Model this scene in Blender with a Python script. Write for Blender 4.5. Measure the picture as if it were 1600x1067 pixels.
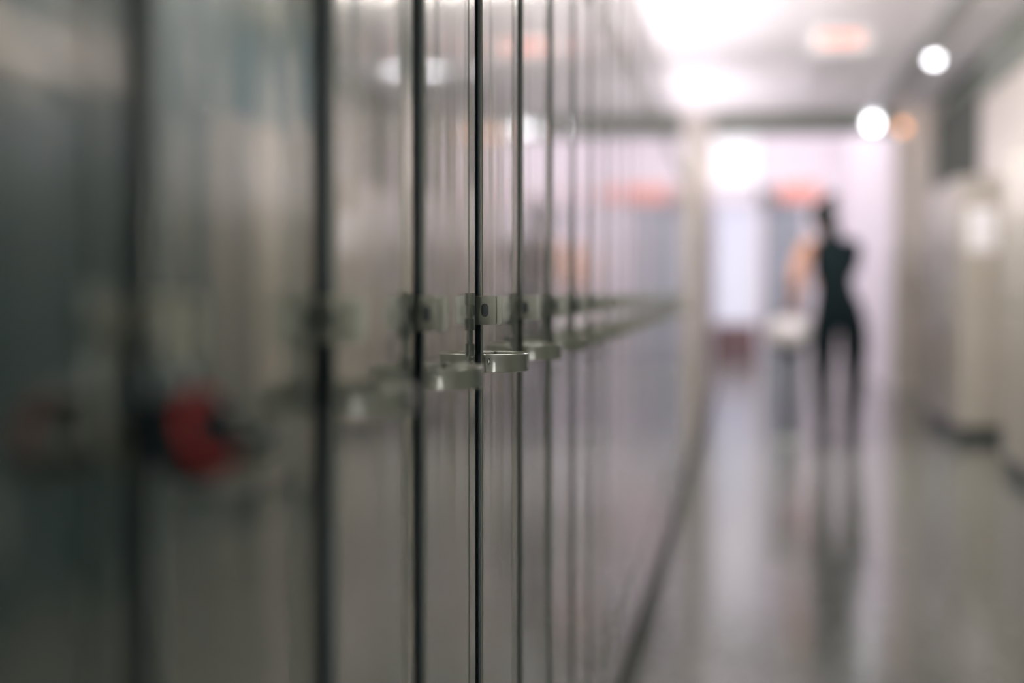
import bpy, bmesh, math, random
from mathutils import Vector, Matrix
random.seed(7)
S = bpy.context.scene
C = S.collection
PI = math.pi
for o in list(bpy.data.objects):
    bpy.data.objects.remove(o)

# ------------------------------------------------------------------ camera
H = 1.07                                   # camera height
F = 2222.2                                 # focal length in pixels (50 mm on 36 mm)
VPX, VPY = 1158.0, 460.0                   # where the corridor's lines meet
cam = bpy.data.cameras.new('camera')
cam.lens = 50; cam.sensor_width = 36; cam.sensor_fit = 'HORIZONTAL'
cam.clip_start = 0.05; cam.clip_end = 200
cam.dof.use_dof = True
cam.dof.focus_distance = 1.665
cam.dof.aperture_fstop = 1.3
cam.dof.aperture_blades = 0
camo = bpy.data.objects.new('camera', cam); C.objects.link(camo)
yaw = math.atan((VPX - 800) / F); pitch = math.atan((533.5 - VPY) / F)
camo.location = (0, 0, H)
camo.rotation_euler = (PI / 2 - pitch, 0, yaw)
S.camera = camo

# ------------------------------------------------------------------ world, exposure
S.view_settings.view_transform = 'Standard'
S.view_settings.look = 'None'
S.view_settings.gamma = 1.0
S.view_settings.use_curve_mapping = False
S.view_settings.exposure = 0.1
W = bpy.data.worlds.new('world'); S.world = W; W.use_nodes = True
bg = W.node_tree.nodes['Background']
bg.inputs[0].default_value = (0.10, 0.30, 0.36, 1); bg.inputs[1].default_value = 0.02

# light levels of the far windows and of unseen added lamps
L_UPPER = (1.0, 0.94, 1.0); E_UPPER = 1.0          # upper panes of the far window
L_LOWER = (0.72, 0.78, 1.0); E_LOWER = 0.30        # lower panes
E_HALL = 13.0                                       # unseen lamps added to light the hall
E_COVE = 80.0  # hidden tubes added to wash the ceiling
NEAR_FILLS = ((0.45, 8.6, 'fill_near'), (0.0, 2.8, 'fill_top'))  # unseen ceiling panels, added to light the near lockers
E_NEAR = 33.0; E_DIM = 13.0
L_BACK = (1.0, 0.98, 0.90); E_BACK = 58.0         # added fill panel behind the camera

# ------------------------------------------------------------------ materials
def mat(name, col, rough=0.5, metal=0.0, spec=0.5, coat=0.0, coat_rough=0.1, coat_ior=1.5, var=0.0, scale=20, bump=0.0, bscale=300, emit=None, estr=0.0):
    m = bpy.data.materials.new(name); m.use_nodes = True
    nt = m.node_tree; b = nt.nodes['Principled BSDF']
    b.inputs['Base Color'].default_value = (*col, 1)
    b.inputs['Roughness'].default_value = rough
    b.inputs['Metallic'].default_value = metal
    b.inputs['Specular IOR Level'].default_value = spec
    b.inputs['Coat Weight'].default_value = coat
    b.inputs['Coat Roughness'].default_value = coat_rough
    b.inputs['Coat IOR'].default_value = coat_ior
    tc = nt.nodes.new('ShaderNodeTexCoord')
    if var:
        n = nt.nodes.new('ShaderNodeTexNoise'); n.inputs['Scale'].default_value = scale; n.inputs['Detail'].default_value = 5
        nt.links.new(tc.outputs['Object'], n.inputs['Vector'])
        r = nt.nodes.new('ShaderNodeValToRGB')
        r.color_ramp.elements[0].position = 0.3; r.color_ramp.elements[1].position = 0.7
        r.color_ramp.elements[0].color = (*[c * (1 - var) for c in col], 1)
        r.color_ramp.elements[1].color = (*[min(1, c * (1 + var)) for c in col], 1)
        nt.links.new(n.outputs['Fac'], r.inputs['Fac']); nt.links.new(r.outputs['Color'], b.inputs['Base Color'])
    if bump:
        n2 = nt.nodes.new('ShaderNodeTexNoise'); n2.inputs['Scale'].default_value = bscale; n2.inputs['Detail'].default_value = 3
        nt.links.new(tc.outputs['Object'], n2.inputs['Vector'])
        bp = nt.nodes.new('ShaderNodeBump'); bp.inputs['Strength'].default_value = bump; bp.inputs['Distance'].default_value = 0.001
        nt.links.new(n2.outputs['Fac'], bp.inputs['Height']); nt.links.new(bp.outputs['Normal'], b.inputs['Normal'])
    if emit:
        b.inputs['Emission Color'].default_value = (*emit, 1); b.inputs['Emission Strength'].default_value = estr
    return m

M = {}
M['enamel'] = mat('beige_enamel', (0.50, 0.49, 0.42), rough=0.14, metal=0.62, spec=0.9, coat=1.0, coat_rough=0.05, coat_ior=1.7, var=0.03, scale=3, bump=0.03, bscale=260)
def wavy(m):
    nt = m.node_tree; b = nt.nodes['Principled BSDF']
    bp = [n for n in nt.nodes if n.type == 'BUMP'][0]
    tc = [n for n in nt.nodes if n.type == 'TEX_COORD'][0]
    mp = nt.nodes.new('ShaderNodeMapping'); mp.inputs['Scale'].default_value = (1, 14, 0.8)
    n = nt.nodes.new('ShaderNodeTexNoise'); n.inputs['Scale'].default_value = 1.0; n.inputs['Detail'].default_value = 1
    nt.links.new(tc.outputs['Object'], mp.inputs['Vector']); nt.links.new(mp.outputs['Vector'], n.inputs['Vector'])
    b2 = nt.nodes.new('ShaderNodeBump'); b2.inputs['Strength'].default_value = 0.6; b2.inputs['Distance'].default_value = 0.0075
    nt.links.new(n.outputs['Fac'], b2.inputs['Height']); nt.links.new(b2.outputs['Normal'], bp.inputs['Normal'])
wavy(M['enamel'])
M['enamel_frame'] = mat('beige_enamel_frame', (0.48, 0.47, 0.395), rough=0.18, metal=0.5, coat=1.0, coat_rough=0.06, coat_ior=1.7, spec=0.6, var=0.03, scale=6)
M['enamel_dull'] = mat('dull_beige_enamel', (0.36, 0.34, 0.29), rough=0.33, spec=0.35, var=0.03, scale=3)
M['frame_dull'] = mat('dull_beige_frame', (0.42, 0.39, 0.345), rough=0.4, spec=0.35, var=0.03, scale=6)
M['hardware'] = mat('beige_painted_hardware', (0.38, 0.37, 0.30), rough=0.26, coat=0.5, coat_rough=0.1, spec=0.5, var=0.05, scale=60)
M['steel'] = mat('bright_steel', (0.72, 0.71, 0.68), rough=0.22, metal=1.0)
M['black_rubber'] = mat('black_vinyl_base', (0.010, 0.018, 0.022), rough=0.5, var=0.1)
M['dark_door'] = mat('dark_door_paint', (0.07, 0.08, 0.066), rough=0.75, spec=0.2)
M['wall'] = mat('cream_paint', (0.66, 0.62, 0.56), rough=0.45, var=0.03, scale=2, bump=0.05, bscale=120)
M['wall_tan'] = mat('tan_gloss_paint', (0.50, 0.46, 0.38), rough=0.35, var=0.03, scale=2)
M['wall_hall'] = mat('pinkish_white_paint', (0.82, 0.77, 0.80), rough=0.5, var=0.02, scale=2)
M['wall_dark'] = mat('low_bounce_wall', (0.02, 0.075, 0.092), rough=0.5, var=0.08, scale=2)  # dark teal put on unseen near surfaces to cut and tint bounce light
M['green_grey'] = mat('grey_green_paint', (0.16, 0.185, 0.15), rough=0.5, var=0.03, scale=2)
M['ceiling'] = mat('white_ceiling_paint', (0.72, 0.71, 0.70), rough=0.6, var=0.03, scale=3)
M['brick'] = mat('brown_brick', (0.17, 0.11, 0.11), rough=0.7, var=0.25, scale=12)
M['fill_hall'] = mat('hall_fill_diffuser', (0.9, 0.9, 0.9), emit=(0.98, 0.91, 1.0), estr=E_HALL)
M['fill_cove'] = mat('cove_fill_tube', (0.9, 0.9, 0.9), emit=(0.97, 0.89, 1.0), estr=E_COVE)
M['fill_near'] = mat('near_fill_diffuser', (0.9, 0.9, 0.9), emit=(1.0, 0.96, 0.91), estr=E_NEAR)
M['fill_top'] = mat('top_fill_diffuser', (0.9, 0.9, 0.9), emit=(1.0, 0.98, 0.88), estr=E_DIM)
M['pane_upper'] = mat('upper_daylight_pane', (0.3, 0.3, 0.3), rough=0.2, emit=L_UPPER, estr=E_UPPER)
M['pane_lower'] = mat('lower_daylight_pane', (0.5, 0.5, 0.55), rough=0.2, emit=L_LOWER, estr=E_LOWER)
M['painted_shade'] = mat('shade_colour', (0.012, 0.028, 0.034), rough=0.45, var=0.1)  # dark colour standing in for shade between locker parts
M['glow_back'] = mat('back_fill_glow', (0.05, 0.06, 0.07), rough=0.2, emit=L_BACK, estr=E_BACK)  # glow of the added panel behind the camera
M['white_metal'] = mat('white_metal', (0.75, 0.74, 0.73), rough=0.4)
M['grey_metal'] = mat('grey_metal', (0.36, 0.38, 0.37), rough=0.4)
M['grey_door'] = mat('blue_grey_paint', (0.34, 0.38, 0.42), rough=0.4, var=0.03)
M['dark_metal'] = mat('dark_metal', (0.03, 0.035, 0.035), rough=0.35)
M['sign_red'] = mat('red_sign_face', (0.6, 0.16, 0.12), rough=0.4, emit=(1.0, 0.48, 0.40), estr=0.45)
M['sign_red_hall'] = mat('red_hall_sign_face', (0.6, 0.25, 0.20), rough=0.4, emit=(1.0, 0.40, 0.34), estr=0.45)
M['paper'] = mat('white_paper', (0.88, 0.86, 0.89), rough=0.7)
M['spot'] = mat('small_lamp_glass', (0.9, 0.9, 0.9), emit=(0.95, 0.95, 1.0), estr=11.0)
M['spot_orange'] = mat('orange_lamp_glass', (0.8, 0.4, 0.2), emit=(1.0, 0.45, 0.2), estr=3.0)
M['skin'] = mat('skin', (0.66, 0.36, 0.25), rough=0.5, var=0.05, scale=30)
M['cloth_black'] = mat('black_jersey', (0.003, 0.010, 0.013), rough=0.85, spec=0.2)
M['leggings'] = mat('black_leggings', (0.003, 0.010, 0.013), rough=0.8, spec=0.2)
M['hair'] = mat('black_hair', (0.003, 0.007, 0.009), rough=0.45, var=0.2, scale=80)
M['shoe'] = mat('black_shoe', (0.008, 0.014, 0.018), rough=0.5)
M['eye'] = mat('eye_white', (0.8, 0.8, 0.8), rough=0.2)
M['lips'] = mat('lips', (0.5, 0.2, 0.17), rough=0.4)
M['seat_white'] = mat('white_vinyl', (0.78, 0.74, 0.77), rough=0.5)
M['lock_body'] = mat('black_lock_body', (0.010, 0.016, 0.020), rough=0.35)
M['lock_red'] = mat('red_lock_dial', (0.50, 0.035, 0.03), rough=0.4)
M['lock_steel'] = mat('lock_shackle_steel', (0.86, 0.88, 0.89), rough=0.4, metal=1.0)

def floor_mat():
    m = bpy.data.materials.new('polished_terrazzo'); m.use_nodes = True
    nt = m.node_tree; b = nt.nodes['Principled BSDF']
    tc = nt.nodes.new('ShaderNodeTexCoord')
    v = nt.nodes.new('ShaderNodeTexVoronoi'); v.inputs['Scale'].default_value = 70
    n = nt.nodes.new('ShaderNodeTexNoise'); n.inputs['Scale'].default_value = 1.2; n.inputs['Detail'].default_value = 4
    nt.links.new(tc.outputs['Object'], v.inputs['Vector']); nt.links.new(tc.outputs['Object'], n.inputs['Vector'])
    r = nt.nodes.new('ShaderNodeValToRGB')
    e = r.color_ramp.elements
    e[0].color = (0.11, 0.120, 0.104, 1); e[1].color = (0.21, 0.222, 0.196, 1); e[0].position = 0.1; e[1].position = 0.8
    nt.links.new(v.outputs['Color'], r.inputs['Fac'])
    mx = nt.nodes.new('ShaderNodeMixRGB'); mx.blend_type = 'MULTIPLY'; mx.inputs['Fac'].default_value = 0.25
    nt.links.new(r.outputs['Color'], mx.inputs['Color1']); nt.links.new(n.outputs['Fac'], mx.inputs['Color2'])
    nt.links.new(mx.outputs['Color'], b.inputs['Base Color'])
    b.inputs['Roughness'].default_value = 0.15
    b.inputs['Specular IOR Level'].default_value = 0.42
    return m
M['floor'] = floor_mat()

# ------------------------------------------------------------------ mesh helpers
def box(bm, x0, x1, y0, y1, z0, z1, bev=0.0, seg=2):
    vs = [bm.verts.new((x, y, z)) for x in (x0, x1) for y in (y0, y1) for z in (z0, z1)]
    q = [(0, 1, 3, 2), (4, 6, 7, 5), (0, 4, 5, 1), (2, 3, 7, 6), (0, 2, 6, 4), (1, 5, 7, 3)]
    fs = [bm.faces.new([vs[i] for i in f]) for f in q]
    if bev:
        es = list({e for f in fs for e in f.edges})
        bmesh.ops.bevel(bm, geom=es, offset=bev, segments=seg, affect='EDGES', profile=0.5)

def cyl(bm, p, axis, r, h, n=20, r2=None):
    """cylinder from point p along axis for length h"""
    axis = Vector(axis).normalized(); r2 = r if r2 is None else r2
    q = axis.to_track_quat('Z', 'Y').to_matrix().to_4x4()
    mt = Matrix.Translation(Vector(p) + axis * h / 2) @ q
    bmesh.ops.create_cone(bm, cap_ends=True, segments=n, radius1=r, radius2=r2, depth=h, matrix=mt)

def ball(bm, p, rx, ry=None, rz=None, n=16):
    ry = rx if ry is None else ry; rz = rx if rz is None else rz
    bmesh.ops.create_uvsphere(bm, u_segments=n, v_segments=max(8, n * 2 // 3), radius=1,
                              matrix=Matrix.Translation(p) @ Matrix.Diagonal((rx, ry, rz, 1)))

def lathe(bm, prof, n=32, cx=0, cy=0):
    rings = []
    for r, z in prof:
        rings.append([bm.verts.new((cx + r * math.cos(2 * PI * i / n), cy + r * math.sin(2 * PI * i / n), z)) for i in range(n)])
    for a, b in zip(rings, rings[1:]):
        for i in range(n):
            j = (i + 1) % n
            bm.faces.new((a[i], a[j], b[j], b[i]))
    bm.faces.new(list(reversed(rings[0]))); bm.faces.new(rings[-1])

def tube(bm, pts, r, n=12):
    pts = [Vector(p) for p in pts]; rings = []
    for i, p in enumerate(pts):
        d = (pts[min(i + 1, len(pts) - 1)] - pts[max(i - 1, 0)]).normalized()
        q = d.to_track_quat('Z', 'Y').to_matrix()
        rings.append([bm.verts.new(p + q @ Vector((r * math.cos(2 * PI * k / n), r * math.sin(2 * PI * k / n), 0))) for k in range(n)])
    for a, b in zip(rings, rings[1:]):
        for i in range(n):
            j = (i + 1) % n
            bm.faces.new((a[i], a[j], b[j], b[i]))
    bm.faces.new(list(reversed(rings[0]))); bm.faces.new(rings[-1])

def obj(name, bm, m, parent=None, smooth=False, loc=None, flat_big=False):
    bmesh.ops.recalc_face_normals(bm, faces=bm.faces)
    me = bpy.data.meshes.new(name); bm.to_mesh(me); bm.free()
    me.materials.append(M[m])
    if smooth:
        big = 0.25 * max(p.area for p in me.polygons)
        for p in me.polygons: p.use_smooth = not (flat_big and p.area > big)
        me.set_sharp_from_angle(angle=math.radians(40))
    o = bpy.data.objects.new(name, me); C.objects.link(o)
    if parent: o.parent = parent
    if loc: o.location = loc
    return o

def tag(o, label, cat, group=None):
    o['label'] = label; o['category'] = cat
    if group: o['group'] = group
    return o

def thing(name, label, cat, loc=(0, 0, 0), rz=0, group=None):
    o = bpy.data.objects.new(name, None); o.empty_display_size = 0.1; C.objects.link(o)
    o.location = loc; o.rotation_euler = (0, 0, rz)
    return tag(o, label, cat, group)

def struct(name, m, *boxes, bev=0.0):
    bm = bmesh.new()
    for b in boxes: box(bm, *b, bev=bev)
    o = obj(name, bm, m); o['kind'] = 'structure'
    return o

def one(name, m, parent, *a, bev=0.0, smooth=False):
    bm = bmesh.new(); box(bm, *a, bev=bev)
    return obj(name, bm, m, parent, smooth)

def copy_tree(o, parent=None):
    c = o.copy(); C.objects.link(c)
    if parent: c.parent = parent
    for ch in list(o.children): copy_tree(ch, c)
    return c

# ------------------------------------------------------------------ the setting
XL, XR = -0.302, 1.57            # fronts of the locker rows
WL, WR = -0.68, 1.95             # walls behind them
CZ = 3.05                        # corridor ceiling
YP = 16.0                        # portal
YE = 24.0                        # end of the hall
YB = -8.0                        # behind the camera
YPIL = 7.60                      # lockers end, wall stands flush from here
PL, PR, PZ = -0.327, 1.65, 2.85  # opening of the portal
HL, HZ = -3.2, 4.9               # hall

struct('floor', 'floor', (HL - 0.2, WR + 0.2, YB, YE + 0.2, -0.08, 0.0))
struct('ceiling', 'ceiling', (WL, WR, 1.4, YP, CZ, CZ + 0.1))
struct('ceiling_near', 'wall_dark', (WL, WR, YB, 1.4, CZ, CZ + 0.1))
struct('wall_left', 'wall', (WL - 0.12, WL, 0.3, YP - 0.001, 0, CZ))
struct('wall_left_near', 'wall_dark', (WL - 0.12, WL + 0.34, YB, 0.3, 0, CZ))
struct('wall_left_far', 'wall_tan', (WL, XL, YPIL, YP - 0.001, 0, 1.93))
struct('wall_right', 'wall', (WR, WR + 0.12, 9.0, 12.3, 0, CZ))
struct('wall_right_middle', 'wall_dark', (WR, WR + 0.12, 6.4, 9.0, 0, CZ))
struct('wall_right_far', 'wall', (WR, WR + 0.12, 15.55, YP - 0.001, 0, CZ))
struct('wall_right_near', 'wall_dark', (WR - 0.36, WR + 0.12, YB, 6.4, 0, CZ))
struct('trim_1', 'wall', (WR - 0.385, WR - 0.36, 3.0, 5.2, 1.78, 1.98))
# dark recessed double door between the lockers and the portal
d1 = struct('door_1', 'dark_door', (WR + 0.05, WR + 0.09, 12.3, 15.55, 0, 2.9))
d1b = struct('wall_right_recess', 'green_grey', (WR + 0.09, WR + 0.16, 12.3, 15.55, 0, CZ))
struct('trim_2', 'green_grey', (WR - 0.02, WR, 6.4, 12.3, 2.68, CZ))
struct('trim_3', 'grey_metal', (1.36, 1.46, 6.4, YP - 0.01, CZ - 0.06, CZ))
struct('wall_portal', 'wall', (HL, PL, YP, YP + 0.25, 0, HZ), (PR, WR + 0.2, YP, YP + 0.25, 0, HZ), (PL, PR, YP + 0.03, YP + 0.25, PZ + 0.2, HZ))
struct('trim_4', 'green_grey', (PL, PR, YP - 0.02, YP + 0.25, PZ, PZ + 0.2))
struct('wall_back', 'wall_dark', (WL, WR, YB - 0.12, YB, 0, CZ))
struct('back_fill', 'glow_back', (-0.5, 0.35, YB, YB + 0.02, 0.4, 2.4))  # unseen glowing panel, added to light faces turned to the camera
# the hall
struct('wall_hall_right', 'wall_hall', (PR, PR + 0.15, YP + 0.25, YE, 0, HZ))
struct('wall_hall_left', 'wall_hall', (HL - 0.15, HL, YP, YE, 0, HZ))
struct('ceiling_hall', 'ceiling', (HL - 0.15, PR + 0.15, YP + 0.0, YE + 0.15, HZ, HZ + 0.1))
WE = 0.28                        # right edge of the far window
struct('wall_end', 'wall_hall', (WE, 0.36, YE, YE + 0.15, 0, HZ), (0.36, 1.05, YE, YE + 0.15, 2.55, HZ), (1.05, PR + 0.15, YE, YE + 0.15, 0, HZ),
       (HL, -2.6, YE, YE + 0.15, 0, HZ), (-2.6, WE, YE, YE + 0.15, 2.62, 2.86), (-2.6, WE, YE, YE + 0.15, 4.7, HZ))
struct('wall_sill', 'brick', (-2.6, WE, YE - 0.02, YE + 0.15, 0, 0.58))
dd = struct('door_2', 'grey_door', (0.40, 1.01, YE + 0.04, YE + 0.10, 0.0, 1.98))
one('door_frame', 'grey_metal', dd, 0.36, 0.40, YE + 0.0, YE + 0.12, 0, 2.55); one('door_frame', 'grey_metal', dd, 1.01, 1.05, YE + 0.0, YE + 0.12, 0, 2.55)
one('door_frame', 'grey_metal', dd, 0.40, 1.01, YE + 0.0, YE + 0.12, 1.985, 2.04); one('transom', 'grey_door', dd, 0.40, 1.01, YE + 0.05, YE + 0.09, 2.04, 2.55)
for nm, ym, z0, z1, wi in (('window_1', 'pane_upper', 2.86, 4.7, 1), ('window_3', 'pane_lower', 0.58, 2.62, 2)):
    wn = struct(nm, ym, (-2.6, WE, YE + 0.06, YE + 0.09, z0, z1))
    bm = bmesh.new()
    box(bm, -2.6, WE, YE - 0.01, YE + 0.05, z0, z0 + 0.05); box(bm, -2.6, WE, YE - 0.01, YE + 0.05, z1 - 0.05, z1)
    for x in (-2.6, -1.65, -0.71, 0.23): box(bm, x, x + 0.05, YE - 0.01, YE + 0.05, z0 + 0.05, z1 - 0.05)
    obj('window_frame', bm, 'white_metal', wn)

# plinths under the locker rows
NL = 23                                     # left lockers
P = 0.3135                                  # locker pitch
DW = 0.245                                  # door width
Y0 = 1.6354                                 # near edge of the locker door in focus
struct('baseboard_left', 'black_rubber', (XL - 0.35, XL - 0.012, Y0 - 4 * P - 0.06, YPIL - 0.001, 0, 0.10))
struct('baseboard_left_far', 'black_rubber', (XL, XL + 0.012, YPIL + 0.001, YP, 0, 0.11))
struct('baseboard_right', 'black_rubber', (XR + 0.012, XR + 0.36, 6.45, 9.0, 0, 0.10))
struct('baseboard_right_far', 'black_rubber', (XR + 0.012, XR + 0.36, 10.82, 12.7, 0, 0.10))

# ------------------------------------------------------------------ lockers
ZB, ZT = 0.10, 1.93
def oval_hole_plate(bm, x0, x1, y0, y1, z0, z1, hx, hz, rx, rz, rad=0.002, n=24):
    """upright plate in the XZ plane, thickness y0..y1, with a long oval hole"""
    def sq(t):                                   # outline point of the hole (stadium shape)
        c, s = math.cos(t), math.sin(t); st = rz - rx
        return (hx + rx * c, hz + rx * s + (st if s > 0 else -st if s < 0 else 0))
    def out(t):                                  # matching point on the rounded rectangle, by direction
        c, s = math.cos(t), math.sin(t)
        k = []
        if c > 1e-6: k.append((x1 - hx) / c)
        if c < -1e-6: k.append((x0 - hx) / c)
        if s > 1e-6: k.append((z1 - hz) / s)
        if s < -1e-6: k.append((z0 - hz) / s)
        d = min(k); x, z = hx + d * c, hz + d * s
        r = 0.0032
        if x > x1 - r and (z > z1 - r or z < z0 + r):
            cx, cz = x1 - r, (z1 - r if z > z1 - r else z0 + r)
            q = Vector((x - cx, z - cz)).normalized() * r; x, z = cx + q.x, cz + q.y
        return (x, z)
    ts = [2 * PI * (i + 0.5) / n for i in range(n)]
    for cx, cz in ((x0, z0), (x1, z0), (x0, z1), (x1, z1)):
        ts.append(math.atan2(cz - hz, cx - hx) % (2 * PI))
    for cz, sg in ((z0, 1), (z1, -1)):
        for q in (0.0008, 0.0016, 0.0024, 0.0033):
            ts.append(math.atan2(cz - hz, x1 - q - hx) % (2 * PI)); ts.append(math.atan2(cz + sg * q - hz, x1 - hx) % (2 * PI))
    ts.sort()
    ring = []
    for t in ts:
        a, b = sq(t), out(t)
        ring.append([bm.verts.new((a[0], y0, a[1])), bm.verts.new((b[0], y0, b[1])), bm.verts.new((b[0], y1, b[1])), bm.verts.new((a[0], y1, a[1]))])
    m = len(ring)
    for i in range(m):
        p, q = ring[i], ring[(i + 1) % m]
        for k in range(4):
            bm.faces.new((p[k], q[k], q[(k + 1) % 4], p[(k + 1) % 4]))

def strap(bm, path, z0, z1, th):
    """upright metal band following a path in XY"""
    pts = [Vector((p[0], p[1])) for p in path]; rows = []
    for i, p in enumerate(pts):
        d = (pts[min(i + 1, len(pts) - 1)] - pts[max(i - 1, 0)]).normalized()
        nn = Vector((-d.y, d.x)) * th / 2
        a, b = p + nn, p - nn; e = 0.0005
        rows.append([bm.verts.new((a.x, a.y, z0 + e)), bm.verts.new((p.x, p.y, z0)), bm.verts.new((b.x, b.y, z0 + e)),
                     bm.verts.new((b.x, b.y, z1 - e)), bm.verts.new((p.x, p.y, z1)), bm.verts.new((a.x, a.y, z1 - e))])
    for r, s in zip(rows, rows[1:]):
        for k in range(6):
            bm.faces.new((r[k], s[k], s[(k + 1) % 6], r[(k + 1) % 6]))
    bm.faces.new(rows[0]); bm.faces.new(list(reversed(rows[-1])))

def hinge_bm(zt, zb):
    bm = bmesh.new()
    n = 5; hseg = (zt - zb) / n; cy = DW + 0.0095; cx = -0.0012
    for k in range(n):
        z1 = zt - k * hseg; z0 = z1 - hseg
        if k % 2 == 0: cyl(bm, (cx, cy, z0 + 0.0003), (0, 0, 1), 0.0066, hseg - 0.0006, 28)
        else: cyl(bm, (cx - 0.0004, cy + 0.0008, z0), (0, 0, 1), 0.0050, hseg, 28)
    cyl(bm, (cx, cy + 0.001, zb - 0.005), (0, 0, 1), 0.0022, 0.005, 14)
    ball(bm, (cx + 0.001, cy + 0.003, zb - 0.004), 0.0028)
    return bm

AJAR = math.radians(0.9)
def shift(bm):
    bmesh.ops.translate(bm, vec=(0, -DW, 0), verts=bm.verts)
    return bm
def make_locker(ENA='enamel', FRM='enamel_frame'):
    t = thing('locker', 'x', 'locker')
    # carcass with the latch channel before the door and the upright after it
    bm = bmesh.new()
    y0, y1 = -(P - DW - 0.042) + 0.0005, DW + 0.042 - 0.0005
    box(bm, -0.35, -0.022, y0, y1, ZB, ZT)
    obj('body', bm, FRM, t)
    bm = bmesh.new(); box(bm, -0.022, -0.0030, y0, -0.0025, ZB, ZT)  # strip coloured dark for the shade in the latch channel
    obj('painted_shade', bm, 'painted_shade', t)
    bm = bmesh.new()
    box(bm, -0.022, 0.0, DW + 0.005, y1, ZB, ZT, bev=0.0016, seg=3)
    obj('upright', bm, FRM, t)
    for z0, z1 in ((ZB, 0.128), (1.902, ZT)):
        one('rail', FRM, t, -0.022, -0.001, 0.0, DW + 0.004, z0, z1)
    # the doors stand slightly open on their hinge side pivot
    bm = bmesh.new(); box(bm, -0.020, 0.0, -DW, 0.0, 0.131, 1.899, bev=0.0016)
    d = obj('door', bm, ENA, t); d.location = (0, DW, 0); d.rotation_euler = (0, 0, AJAR)
    bm = bmesh.new(); box(bm, -0.020, -0.0022, -DW - 0.0015, -DW + 0.0003, 0.133, 1.897); obj('edge_shade', bm, 'painted_shade', d)  # dark strip for the shade on the door's near edge
    # pull: a flat band bent to a loop, feet riveted on the door
    path = [(0.0012, -0.0015), (0.0018, 0.0005)]
    yc, yh, xd = 0.050, 0.044, 0.0465
    pts = []
    for i in range(41):
        a = -PI / 2 + PI * i / 40
        c, s = math.cos(a), math.sin(a)
        e = 2 / 2.7
        pts.append((0.002 + (xd - 0.002) * abs(c) ** e, yc + yh * math.copysign(abs(s) ** e, s)))
    path += pts + [(0.0015, yc + yh + 0.004), (0.0012, yc + yh + 0.012), (0.0012, yc + yh + 0.034)]
    bm = bmesh.new(); strap(bm, path, H - 0.0915, H - 0.0700, 0.0017)
    hd = obj('pull_handle', shift(bm), 'hardware', d, True)
    bm = bmesh.new(); ball(bm, (0.0065, 0.0050, H - 0.0785), 0.0018, 0.0016, 0.0042); obj('rivet', shift(bm), 'steel', d, True)
    # hasp ear of the door
    bm = bmesh.new(); oval_hole_plate(bm, -0.002, 0.0225, 0.0004, 0.0024, H - 0.0352, H - 0.0020, 0.0051, H - 0.018, 0.0042, 0.0075)
    obj('hasp_ear', shift(bm), 'hardware', d)
    bm = bmesh.new(); box(bm, -0.0008, 0.0085, -0.0010, 0.0002, H - 0.0290, H - 0.0080); obj('hole_shade', shift(bm), 'painted_shade', d)  # dark plate added behind the staple hole so it reads as shaded
    # fixed staple on the frame, with the oval hole
    bm = bmesh.new(); oval_hole_plate(bm, -0.0030, 0.0207, -0.0078, -0.0054, H - 0.0352, H - 0.0016, 0.0078, H - 0.0183, 0.0042, 0.0078)
    obj('staple', bm, 'hardware', t)
    for zt in (H + 0.002, 1.72, 0.30):
        obj('hinge', hinge_bm(zt, zt - 0.0716), 'hardware', t, True)
    return t

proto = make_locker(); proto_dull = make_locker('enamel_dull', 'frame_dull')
ORD = ['', 'first', 'second', 'third', 'fourth', 'fifth', 'sixth', 'seventh', 'eighth', 'ninth', 'tenth', 'eleventh', 'twelfth', 'thirteenth',
       'fourteenth', 'fifteenth', 'sixteenth', 'seventeenth', 'eighteenth', 'nineteenth', 'twentieth', 'twenty-first', 'twenty-second']
GL = 'beige lockers along the left wall'
def place(first, x, y, rz, label, group, ajar=0.2):
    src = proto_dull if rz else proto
    o = src if first else copy_tree(src)
    o.location = (x, y, 0); o.rotation_euler = (0, 0, rz); o['label'] = label; o['group'] = group
    [c for c in o.children if c.name.startswith('door')][0].rotation_euler = (0, 0, math.radians(ajar))
    return o
for i in range(NL):
    k = i - 4
    if i == 0: lb = 'dark blurred beige locker at the left edge, before the padlocked one'
    elif i == 1: lb = 'beige locker secured by the red-dial padlock'
    elif k == 0: lb = 'beige locker with its latch and pull loop in sharp focus'
    elif i == NL - 1: lb = 'farthest beige locker of the long left row, against the tan wall'
    else: lb = '%s beige locker %s in the left row' % (ORD[abs(k)], 'before the one in focus' if k < 0 else 'beyond the one in focus')
    place(i == 0, XL, Y0 + k * P, 0, lb, GL, {-3: 1.1, -2: 2.1, -1: 1.3}.get(k, 0.9) if k < 3 else 0.55 if k < 6 else 0.2 if k < 9 else 0.0)
GR = 'beige lockers along the right wall'
for j in range(8):
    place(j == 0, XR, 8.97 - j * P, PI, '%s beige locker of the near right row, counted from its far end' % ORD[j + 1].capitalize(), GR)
GF = 'beige lockers beyond the recess on the right'
for j in range(6):
    lb = 'beige locker with a white notice on its side panel' if j == 0 else '%s beige locker beyond the one carrying the white notice' % ORD[j]
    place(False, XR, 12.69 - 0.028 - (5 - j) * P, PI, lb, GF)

# notice on the side of the far right block
yn = 12.69 - 0.028 - 5 * P - (DW + 0.0415)
nt_ = tag(one('notice', 'paper', None, 1.625, 1.835, yn - 0.0012, yn - 0.0002, 1.385, 1.70), 'white paper notice taped on the side of a right-hand locker', 'notice')

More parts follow.
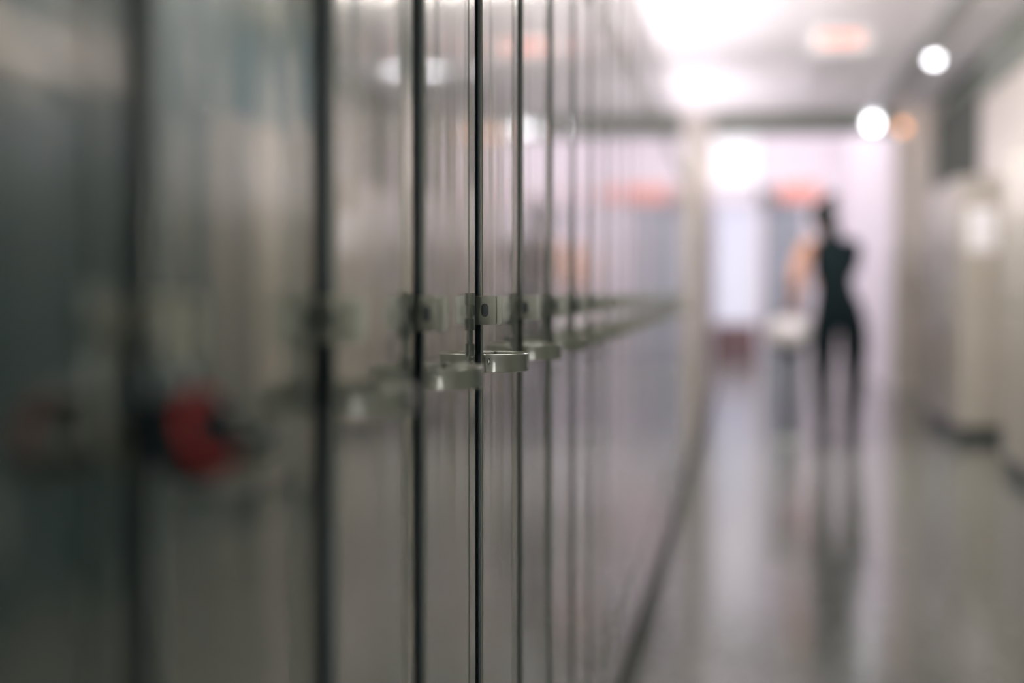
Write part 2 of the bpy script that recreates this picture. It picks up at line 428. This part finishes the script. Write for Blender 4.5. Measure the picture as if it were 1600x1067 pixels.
# ------------------------------------------------------------------ padlock on the nearest latch
yk = Y0 - 3 * P
lx = XL + 0.0084
locked = [o for o in C.objects if o.get('label') == 'beige locker secured by the red-dial padlock'][0]
for c in locked.children_recursive:
    if c.name.startswith('hole_shade'): bpy.data.objects.remove(c); break      # the shackle goes through here
t = thing('padlock', 'round black padlock with red dial hanging from the nearest latch', 'padlock')
from mathutils import Euler
eu = Euler((math.radians(-14), math.radians(-19), math.radians(-14)))      # leaning out over the pull behind it
t.location = Vector((lx + 0.002, yk - 0.0066, H - 0.0225)) - eu.to_matrix() @ Vector((0, 0, 0.0815)); t.rotation_euler = eu
bm = bmesh.new()
cyl(bm, (-0.002, 0, 0.026), (1, 0, 0), 0.0245, 0.022, 40)
bmesh.ops.bevel(bm, geom=[e for e in bm.edges if len(e.link_faces) == 2 and e.calc_face_angle(0) > 1.0], offset=0.003, segments=3, affect='EDGES')
obj('body', bm, 'lock_body', t, True)
bm = bmesh.new(); cyl(bm, (0.0196, 0, 0.026), (1, 0, 0), 0.0215, 0.003, 40, 0.0205); dl = obj('dial', bm, 'lock_red', t, True)
bm = bmesh.new(); cyl(bm, (0.0224, 0, 0.026), (1, 0, 0), 0.0125, 0.008, 24, 0.011); obj('knob', bm, 'lock_body', dl, True)
bm = bmesh.new()
pts = [(0, -0.0125, 0.046), (0, -0.0125, 0.068)] + [(0, -0.0125 * math.cos(a), 0.068 + 0.0135 * math.sin(a)) for a in [PI * i / 16 for i in range(1, 16)]] + [(0, 0.0125, 0.068), (0, 0.0125, 0.046)]
tube(bm, pts, 0.0029); obj('shackle', bm, 'lock_steel', t, True)

# ------------------------------------------------------------------ added fill lamps, then the small lamps
for x, y, e in NEAR_FILLS:  # out-of-view panels added to brighten the near corridor
    t = thing('fill_panel', 'added oblong fill panel over the near part of the corridor', 'lamp', (x, y, CZ), 0, 'added fill panels over the near corridor')
    one('frame', 'white_metal', t, -0.62, 0.62, -0.32, 0.32, -0.03, 0.0)
    one('diffuser', e, t, -0.58, 0.58, -0.28, 0.28, -0.045, -0.03)
for i, (x, y) in enumerate(((-1.6, 18.3), (0.6, 18.3), (-1.6, 21.6), (0.6, 21.6))):  # out-of-view lamps added to brighten the hall
    t = thing('hall_fill', 'added square fill lamp in the bright hall beyond the portal', 'lamp', (x, y, HZ), 0, 'added fill lamps of the hall')
    one('frame', 'white_metal', t, -0.65, 0.65, -0.65, 0.65, -0.03, 0.0)
    one('diffuser', 'fill_hall', t, -0.6, 0.6, -0.6, 0.6, -0.05, -0.03)
cl = ['added fill tube on top of the left lockers, nearest of three', 'added fill tube on top of the low tan wall, just past the lockers', 'added fill tube on top of the low tan wall, next to the portal']
for i, y in enumerate((4.6, 8.6, 12.6)):  # hidden tubes, put in to brighten the ceiling's left side
    t = thing('cove_fill', cl[i], 'lamp', (XL - 0.2, y, ZT + 0.001), 0, 'added fill tubes lying above the left lockers')
    one('tray', 'white_metal', t, -0.05, 0.05, 0, 3.0, 0, 0.02)
    bm = bmesh.new(); cyl(bm, (0, 0.02, 0.04), (0, 1, 0), 0.018, 2.96, 16); obj('tube', bm, 'fill_cove', t, True)

def round_lamp(name, label, loc, r, m, face=(0, 0, -1)):
    t = thing(name, label, 'lamp', loc)
    bm = bmesh.new(); cyl(bm, (0, 0, 0), face, r * 1.25, 0.03, 24); obj('housing', bm, 'white_metal', t, True)
    bm = bmesh.new(); ball(bm, Vector(face) * 0.035, r, r, r); obj('bulb', bm, m, t, True)
round_lamp('spot_lamp', 'small round white lamp at the right side of the ceiling', (1.56, 12.2, CZ), 0.045, 'spot')
round_lamp('spot_lamp', 'small round white lamp on the beam over the portal', (1.40, YP - 0.02, 2.93), 0.055, 'spot', (0, -1, 0))
round_lamp('signal_lamp', 'small orange signal lamp beside the white beam lamp', (1.72, YP, 2.88), 0.045, 'spot_orange', (0, -1, 0))

# signs
t = thing('ceiling_sign', 'red illuminated sign hanging from the corridor ceiling', 'sign', (0.665, 10.1, CZ - 0.0))
one('housing', 'white_metal', t, -0.20, 0.20, -0.03, 0.03, -0.30, -0.15, bev=0.005)
one('face', 'sign_red', t, -0.14, 0.14, -0.034, -0.03, -0.262, -0.188)
for x in (-0.12, 0.12): one('rod', 'white_metal', t, x - 0.006, x + 0.006, -0.006, 0.006, -0.15, 0)
t = thing('hall_sign', 'red illuminated sign over the door at the hall end', 'sign', (0.93, YE, 2.76))
one('housing', 'white_metal', t, -0.34, 0.34, -0.09, 0, -0.16, 0.18, bev=0.01)
one('face', 'sign_red_hall', t, -0.33, 0.33, -0.096, -0.09, -0.14, 0.16)
t = thing('loudspeaker', 'dark grey loudspeaker on the wall left of the red hall sign', 'loudspeaker', (0.42, YE - 0.001, 2.62))
one('cabinet', 'dark_metal', t, -0.13, 0.13, -0.2, 0, -0.02, 0.2, bev=0.01)
one('grille', 'grey_metal', t, -0.10, 0.10, -0.206, -0.2, 0.01, 0.17)
# ventilation grille in the ceiling
t = thing('ceiling_vent', 'grey slatted ventilation grille in the ceiling beyond the sign', 'vent', (0.98, 12.7, CZ))
bm = bmesh.new()
box(bm, -0.42, 0.32, -1.15, -1.10, -0.02, 0); box(bm, -0.42, 0.32, 1.10, 1.15, -0.02, 0)
box(bm, -0.42, -0.38, -1.10, 1.10, -0.02, 0); box(bm, 0.28, 0.32, -1.10, 1.10, -0.02, 0)
obj('frame', bm, 'white_metal', t)
for i in range(7):
    y = -1.0 + i * 0.32
    one('slat', 'white_metal', t, -0.38, 0.28, y - 0.05, y + 0.05, -0.018, -0.004)

# ------------------------------------------------------------------ person
def skin_mesh(name, verts, edges, radii, m, parent, sub=2, root=0):
    me = bpy.data.meshes.new(name); me.from_pydata([Vector(v) for v in verts], edges, [])
    tmp = bpy.data.objects.new(name, me); C.objects.link(tmp)
    tmp.modifiers.new('skin', 'SKIN'); sm = tmp.modifiers.new('sub', 'SUBSURF'); sm.levels = sub; sm.render_levels = sub
    for i, r in enumerate(radii):
        sv = me.skin_vertices[0].data[i]; sv.radius = r if isinstance(r, tuple) else (r, r); sv.use_root = (i == root)
    bpy.context.view_layer.update()
    ev = tmp.evaluated_get(bpy.context.evaluated_depsgraph_get())
    m2 = bpy.data.meshes.new_from_object(ev)
    bpy.data.objects.remove(tmp)
    m2.materials.clear(); m2.materials.append(M[m])
    for p in m2.polygons: p.use_smooth = True
    o = bpy.data.objects.new(name, m2); C.objects.link(o); o.parent = parent
    return o

PX, PY = 0.645, 10.2
pr = thing('person', 'person seen from behind in black tank top and leggings, hair tied up, hand on stool', 'person', (PX, PY, 0))
# joints, local: x to the right, y away from the camera
J = dict(pelvis=(0.03, 0, 0.90), waist=(0.0, 0, 1.08), chest=(-0.01, 0.0, 1.26), neck0=(-0.03, 0.01, 1.41), neck1=(-0.05, 0.02, 1.46),
         shl=(-0.172, 0.0, 1.375), ell=(-0.232, -0.03, 1.14), wrl=(-0.235, 0.05, 0.975),
         shr=(0.115, 0.01, 1.375), elr=(0.085, 0.15, 1.15), wrr=(-0.03, 0.29, 1.12),
         hipl=(-0.055, 0, 0.86), knl=(-0.065, 0.03, 0.47), anl=(-0.055, -0.05, 0.09), ftl=(-0.06, 0.10, 0.045),
         hipr=(0.115, 0, 0.86), knr=(0.125, 0.10, 0.48), anr=(0.115, 0.22, 0.09), ftr=(0.125, 0.37, 0.045))
J.update(thl=(-0.062, 0.02, 0.66), thr=(0.122, 0.05, 0.66), cal=(-0.062, -0.005, 0.33), car=(0.122, 0.15, 0.33))
names_ = ['thl', 'thr', 'cal', 'car', 'pelvis', 'waist', 'chest', 'neck0', 'neck1', 'shl', 'ell', 'wrl', 'shr', 'elr', 'wrr', 'hipl', 'knl', 'anl', 'ftl', 'hipr', 'knr', 'anr', 'ftr']
ix = {n: i for i, n in enumerate(names_)}
rad = dict(pelvis=(0.135, 0.10), waist=(0.105, 0.08), chest=(0.115, 0.09), neck0=0.055, neck1=0.046, shl=0.058, ell=0.048, wrl=0.032, shr=0.05, elr=0.038, wrr=0.026,
           hipl=0.085, knl=0.055, anl=0.036, ftl=0.034, hipr=0.085, knr=0.055, anr=0.036, ftr=0.034, thl=0.078, thr=0.078, cal=0.052, car=0.052)
E = [('pelvis', 'waist'), ('waist', 'chest'), ('chest', 'neck0'), ('neck0', 'neck1'), ('chest', 'shl'), ('shl', 'ell'), ('ell', 'wrl'), ('chest', 'shr'), ('shr', 'elr'), ('elr', 'wrr'),
     ('pelvis', 'hipl'), ('hipl', 'thl'), ('thl', 'knl'), ('knl', 'cal'), ('cal', 'anl'), ('anl', 'ftl'), ('pelvis', 'hipr'), ('hipr', 'thr'), ('thr', 'knr'), ('knr', 'car'), ('car', 'anr'), ('anr', 'ftr')]
V = [J[n] for n in names_]; R = [rad[n] for n in names_]; EE = [(ix[a], ix[b]) for a, b in E]
def addchain(pts, rs, frm):
    for p, r in zip(pts, rs):
        V.append(p); R.append(r); EE.append((frm, len(V) - 1)); frm = len(V) - 1
    return frm
def hand(wr, palm, d, side):
    """palm and five fingers; d = pointing direction, side = direction across the palm (towards the thumb)"""
    wr = Vector(J[wr]); d = Vector(d).normalized(); side = Vector(side).normalized(); nrm = d.cross(side)
    pc = wr + d * 0.055
    k = addchain([tuple(pc)], [(0.034, 0.018)], ix[palm])
    for q, ln in ((0.027, 0.070), (0.009, 0.078), (-0.009, 0.072), (-0.026, 0.056)):
        b = wr + d * 0.085 + side * q
        addchain([tuple(b), tuple(b + d * ln * 0.5), tuple(b + d * ln * 0.8 - nrm * 0.012), tuple(b + d * ln - nrm * 0.03)], [0.0095, 0.009, 0.0085, 0.0075], k)
    b = wr + d * 0.03 + side * 0.03
    addchain([tuple(b), tuple(b + d * 0.03 + side * 0.022), tuple(b + d * 0.055 + side * 0.028)], [0.012, 0.0105, 0.009], k)
hand('wrl', 'wrl', (-0.2, 0.9, -0.5), (1, 0, 0))
hand('wrr', 'wrr', (-0.5, 0.8, 0.1), (0, 0, 1))
body = skin_mesh('body', V, EE, R, 'skin', pr, 2, ix['pelvis'])
# head on the neck: skull, jaw, nose, ears in one mesh
hc = Vector((-0.062, 0.03, 1.555))
bm = bmesh.new()
ball(bm, hc, 0.073, 0.092, 0.105, 24)
ball(bm, hc + Vector((0, 0.035, -0.055)), 0.052, 0.055, 0.06, 20)
cyl(bm, Vector(J['neck1']) - Vector((0, 0, 0.04)), hc - Vector(J['neck1']), 0.046, 0.12, 20)
ball(bm, hc + Vector((0, 0.098, -0.012)), 0.012, 0.02, 0.024, 12)
for s in (-1, 1): ball(bm, hc + Vector((s * 0.074, 0.0, -0.01)), 0.009, 0.02, 0.031, 12)
head = obj('head', bm, 'skin', pr, True)
bm = bmesh.new()
for s in (-1, 1): ball(bm, hc + Vector((s * 0.03, 0.083, 0.012)), 0.012, 0.012, 0.010, 12)
obj('eyes', bm, 'eye', head, True)
bm = bmesh.new(); ball(bm, hc + Vector((0, 0.085, -0.055)), 0.024, 0.012, 0.008, 12); obj('mouth', bm, 'lips', head, True)
bm = bmesh.new()
ball(bm, hc + Vector((0, -0.018, 0.016)), 0.084, 0.090, 0.108, 24)
ball(bm, hc + Vector((0.032, -0.055, -0.10)), 0.060, 0.045, 0.105, 18)
hair = obj('hair', bm, 'hair', pr, True)
bm = bmesh.new(); ball(bm, hc + Vector((0.035, -0.035, 0.12)), 0.043, 0.043, 0.046, 18); obj('hair_bun', bm, 'hair', hair, True)
# clothes: shells that follow the body
def garment(name, planes, keep, off, m):
    bm = bmesh.new(); bm.from_mesh(body.data); bm.normal_update()
    for v in bm.verts: v.co += v.normal * off
    for co, no in planes:                       # clean hems
        bmesh.ops.bisect_plane(bm, geom=bm.verts[:] + bm.edges[:] + bm.faces[:], plane_co=co, plane_no=no)
    bmesh.ops.delete(bm, geom=[f for f in bm.faces if not keep(f.calc_center_median())], context='FACES')
    o = obj(name, bm, m, pr, True)
    so = o.modifiers.new('cloth', 'SOLIDIFY'); so.thickness = 0.003; so.offset = -1
    return o
X_, Z_ = (1, 0, 0), (0, 0, 1)
garment('leggings', [((0, 0, 1.0), Z_), ((0, 0, 0.085), Z_), ((-0.165, 0, 0), X_)], lambda c: 0.085 < c.z < 1.0 and not (c.x < -0.165 and c.z > 0.7) and c.y < 0.30, 0.008, 'leggings')
garment('tank_top', [((0, 0, 0.93), Z_), ((-0.11, 0, 1.40), (-0.25, 0, 1)), ((-0.135, 0, 0), X_), ((0.20, 0, 0), X_)],
        lambda c: c.z > 0.93 and (c.z - 1.40) - 0.25 * (c.x + 0.11) < 0 and -0.135 < c.x < 0.20 and c.y < 0.105, 0.014, 'cloth_black')
pr.scale = (1.17, 1.05, 1.035)
for a, f in (('anl', 'ftl'), ('anr', 'ftr')):
    A, B = Vector(J[a]), Vector(J[f])
    skin_mesh('shoe', [(A.x, A.y - 0.02, 0.05), (A.x, A.y + 0.03, 0.055), tuple(B * 0.5 + A * 0.5 + Vector((0, 0, -0.02))), (B.x, B.y + 0.02, 0.038)],
              [(0, 1), (1, 2), (2, 3)], [0.045, 0.050, 0.046, 0.036], 'shoe', pr, 2, 1)

# ------------------------------------------------------------------ stool under her left hand
t = thing('stool', 'tall stool with round white padded seat on slim dark column beside the person', 'stool', (0.345, 10.42, 0))
bm = bmesh.new()
lathe(bm, [(0.02, 0.70), (0.115, 0.70), (0.150, 0.73), (0.162, 0.79), (0.154, 0.85), (0.115, 0.895), (0.05, 0.915), (0.01, 0.917)], 36)
obj('seat', bm, 'seat_white', t, True)
bm = bmesh.new(); lathe(bm, [(0.03, 0.62), (0.085, 0.66), (0.09, 0.70), (0.03, 0.70)], 28); obj('seat_pan', bm, 'dark_metal', t, True)
for s in (-1, 1):
    bm = bmesh.new(); tube(bm, [(s * 0.055, 0, 0.64), (s * 0.045, 0, 0.40), (s * 0.028, 0, 0.04)], 0.020); obj('column', bm, 'dark_metal', t, True)
bm = bmesh.new(); lathe(bm, [(0.12, 0.0), (0.12, 0.012), (0.07, 0.03), (0.03, 0.05)], 32); obj('base', bm, 'grey_metal', t, True)
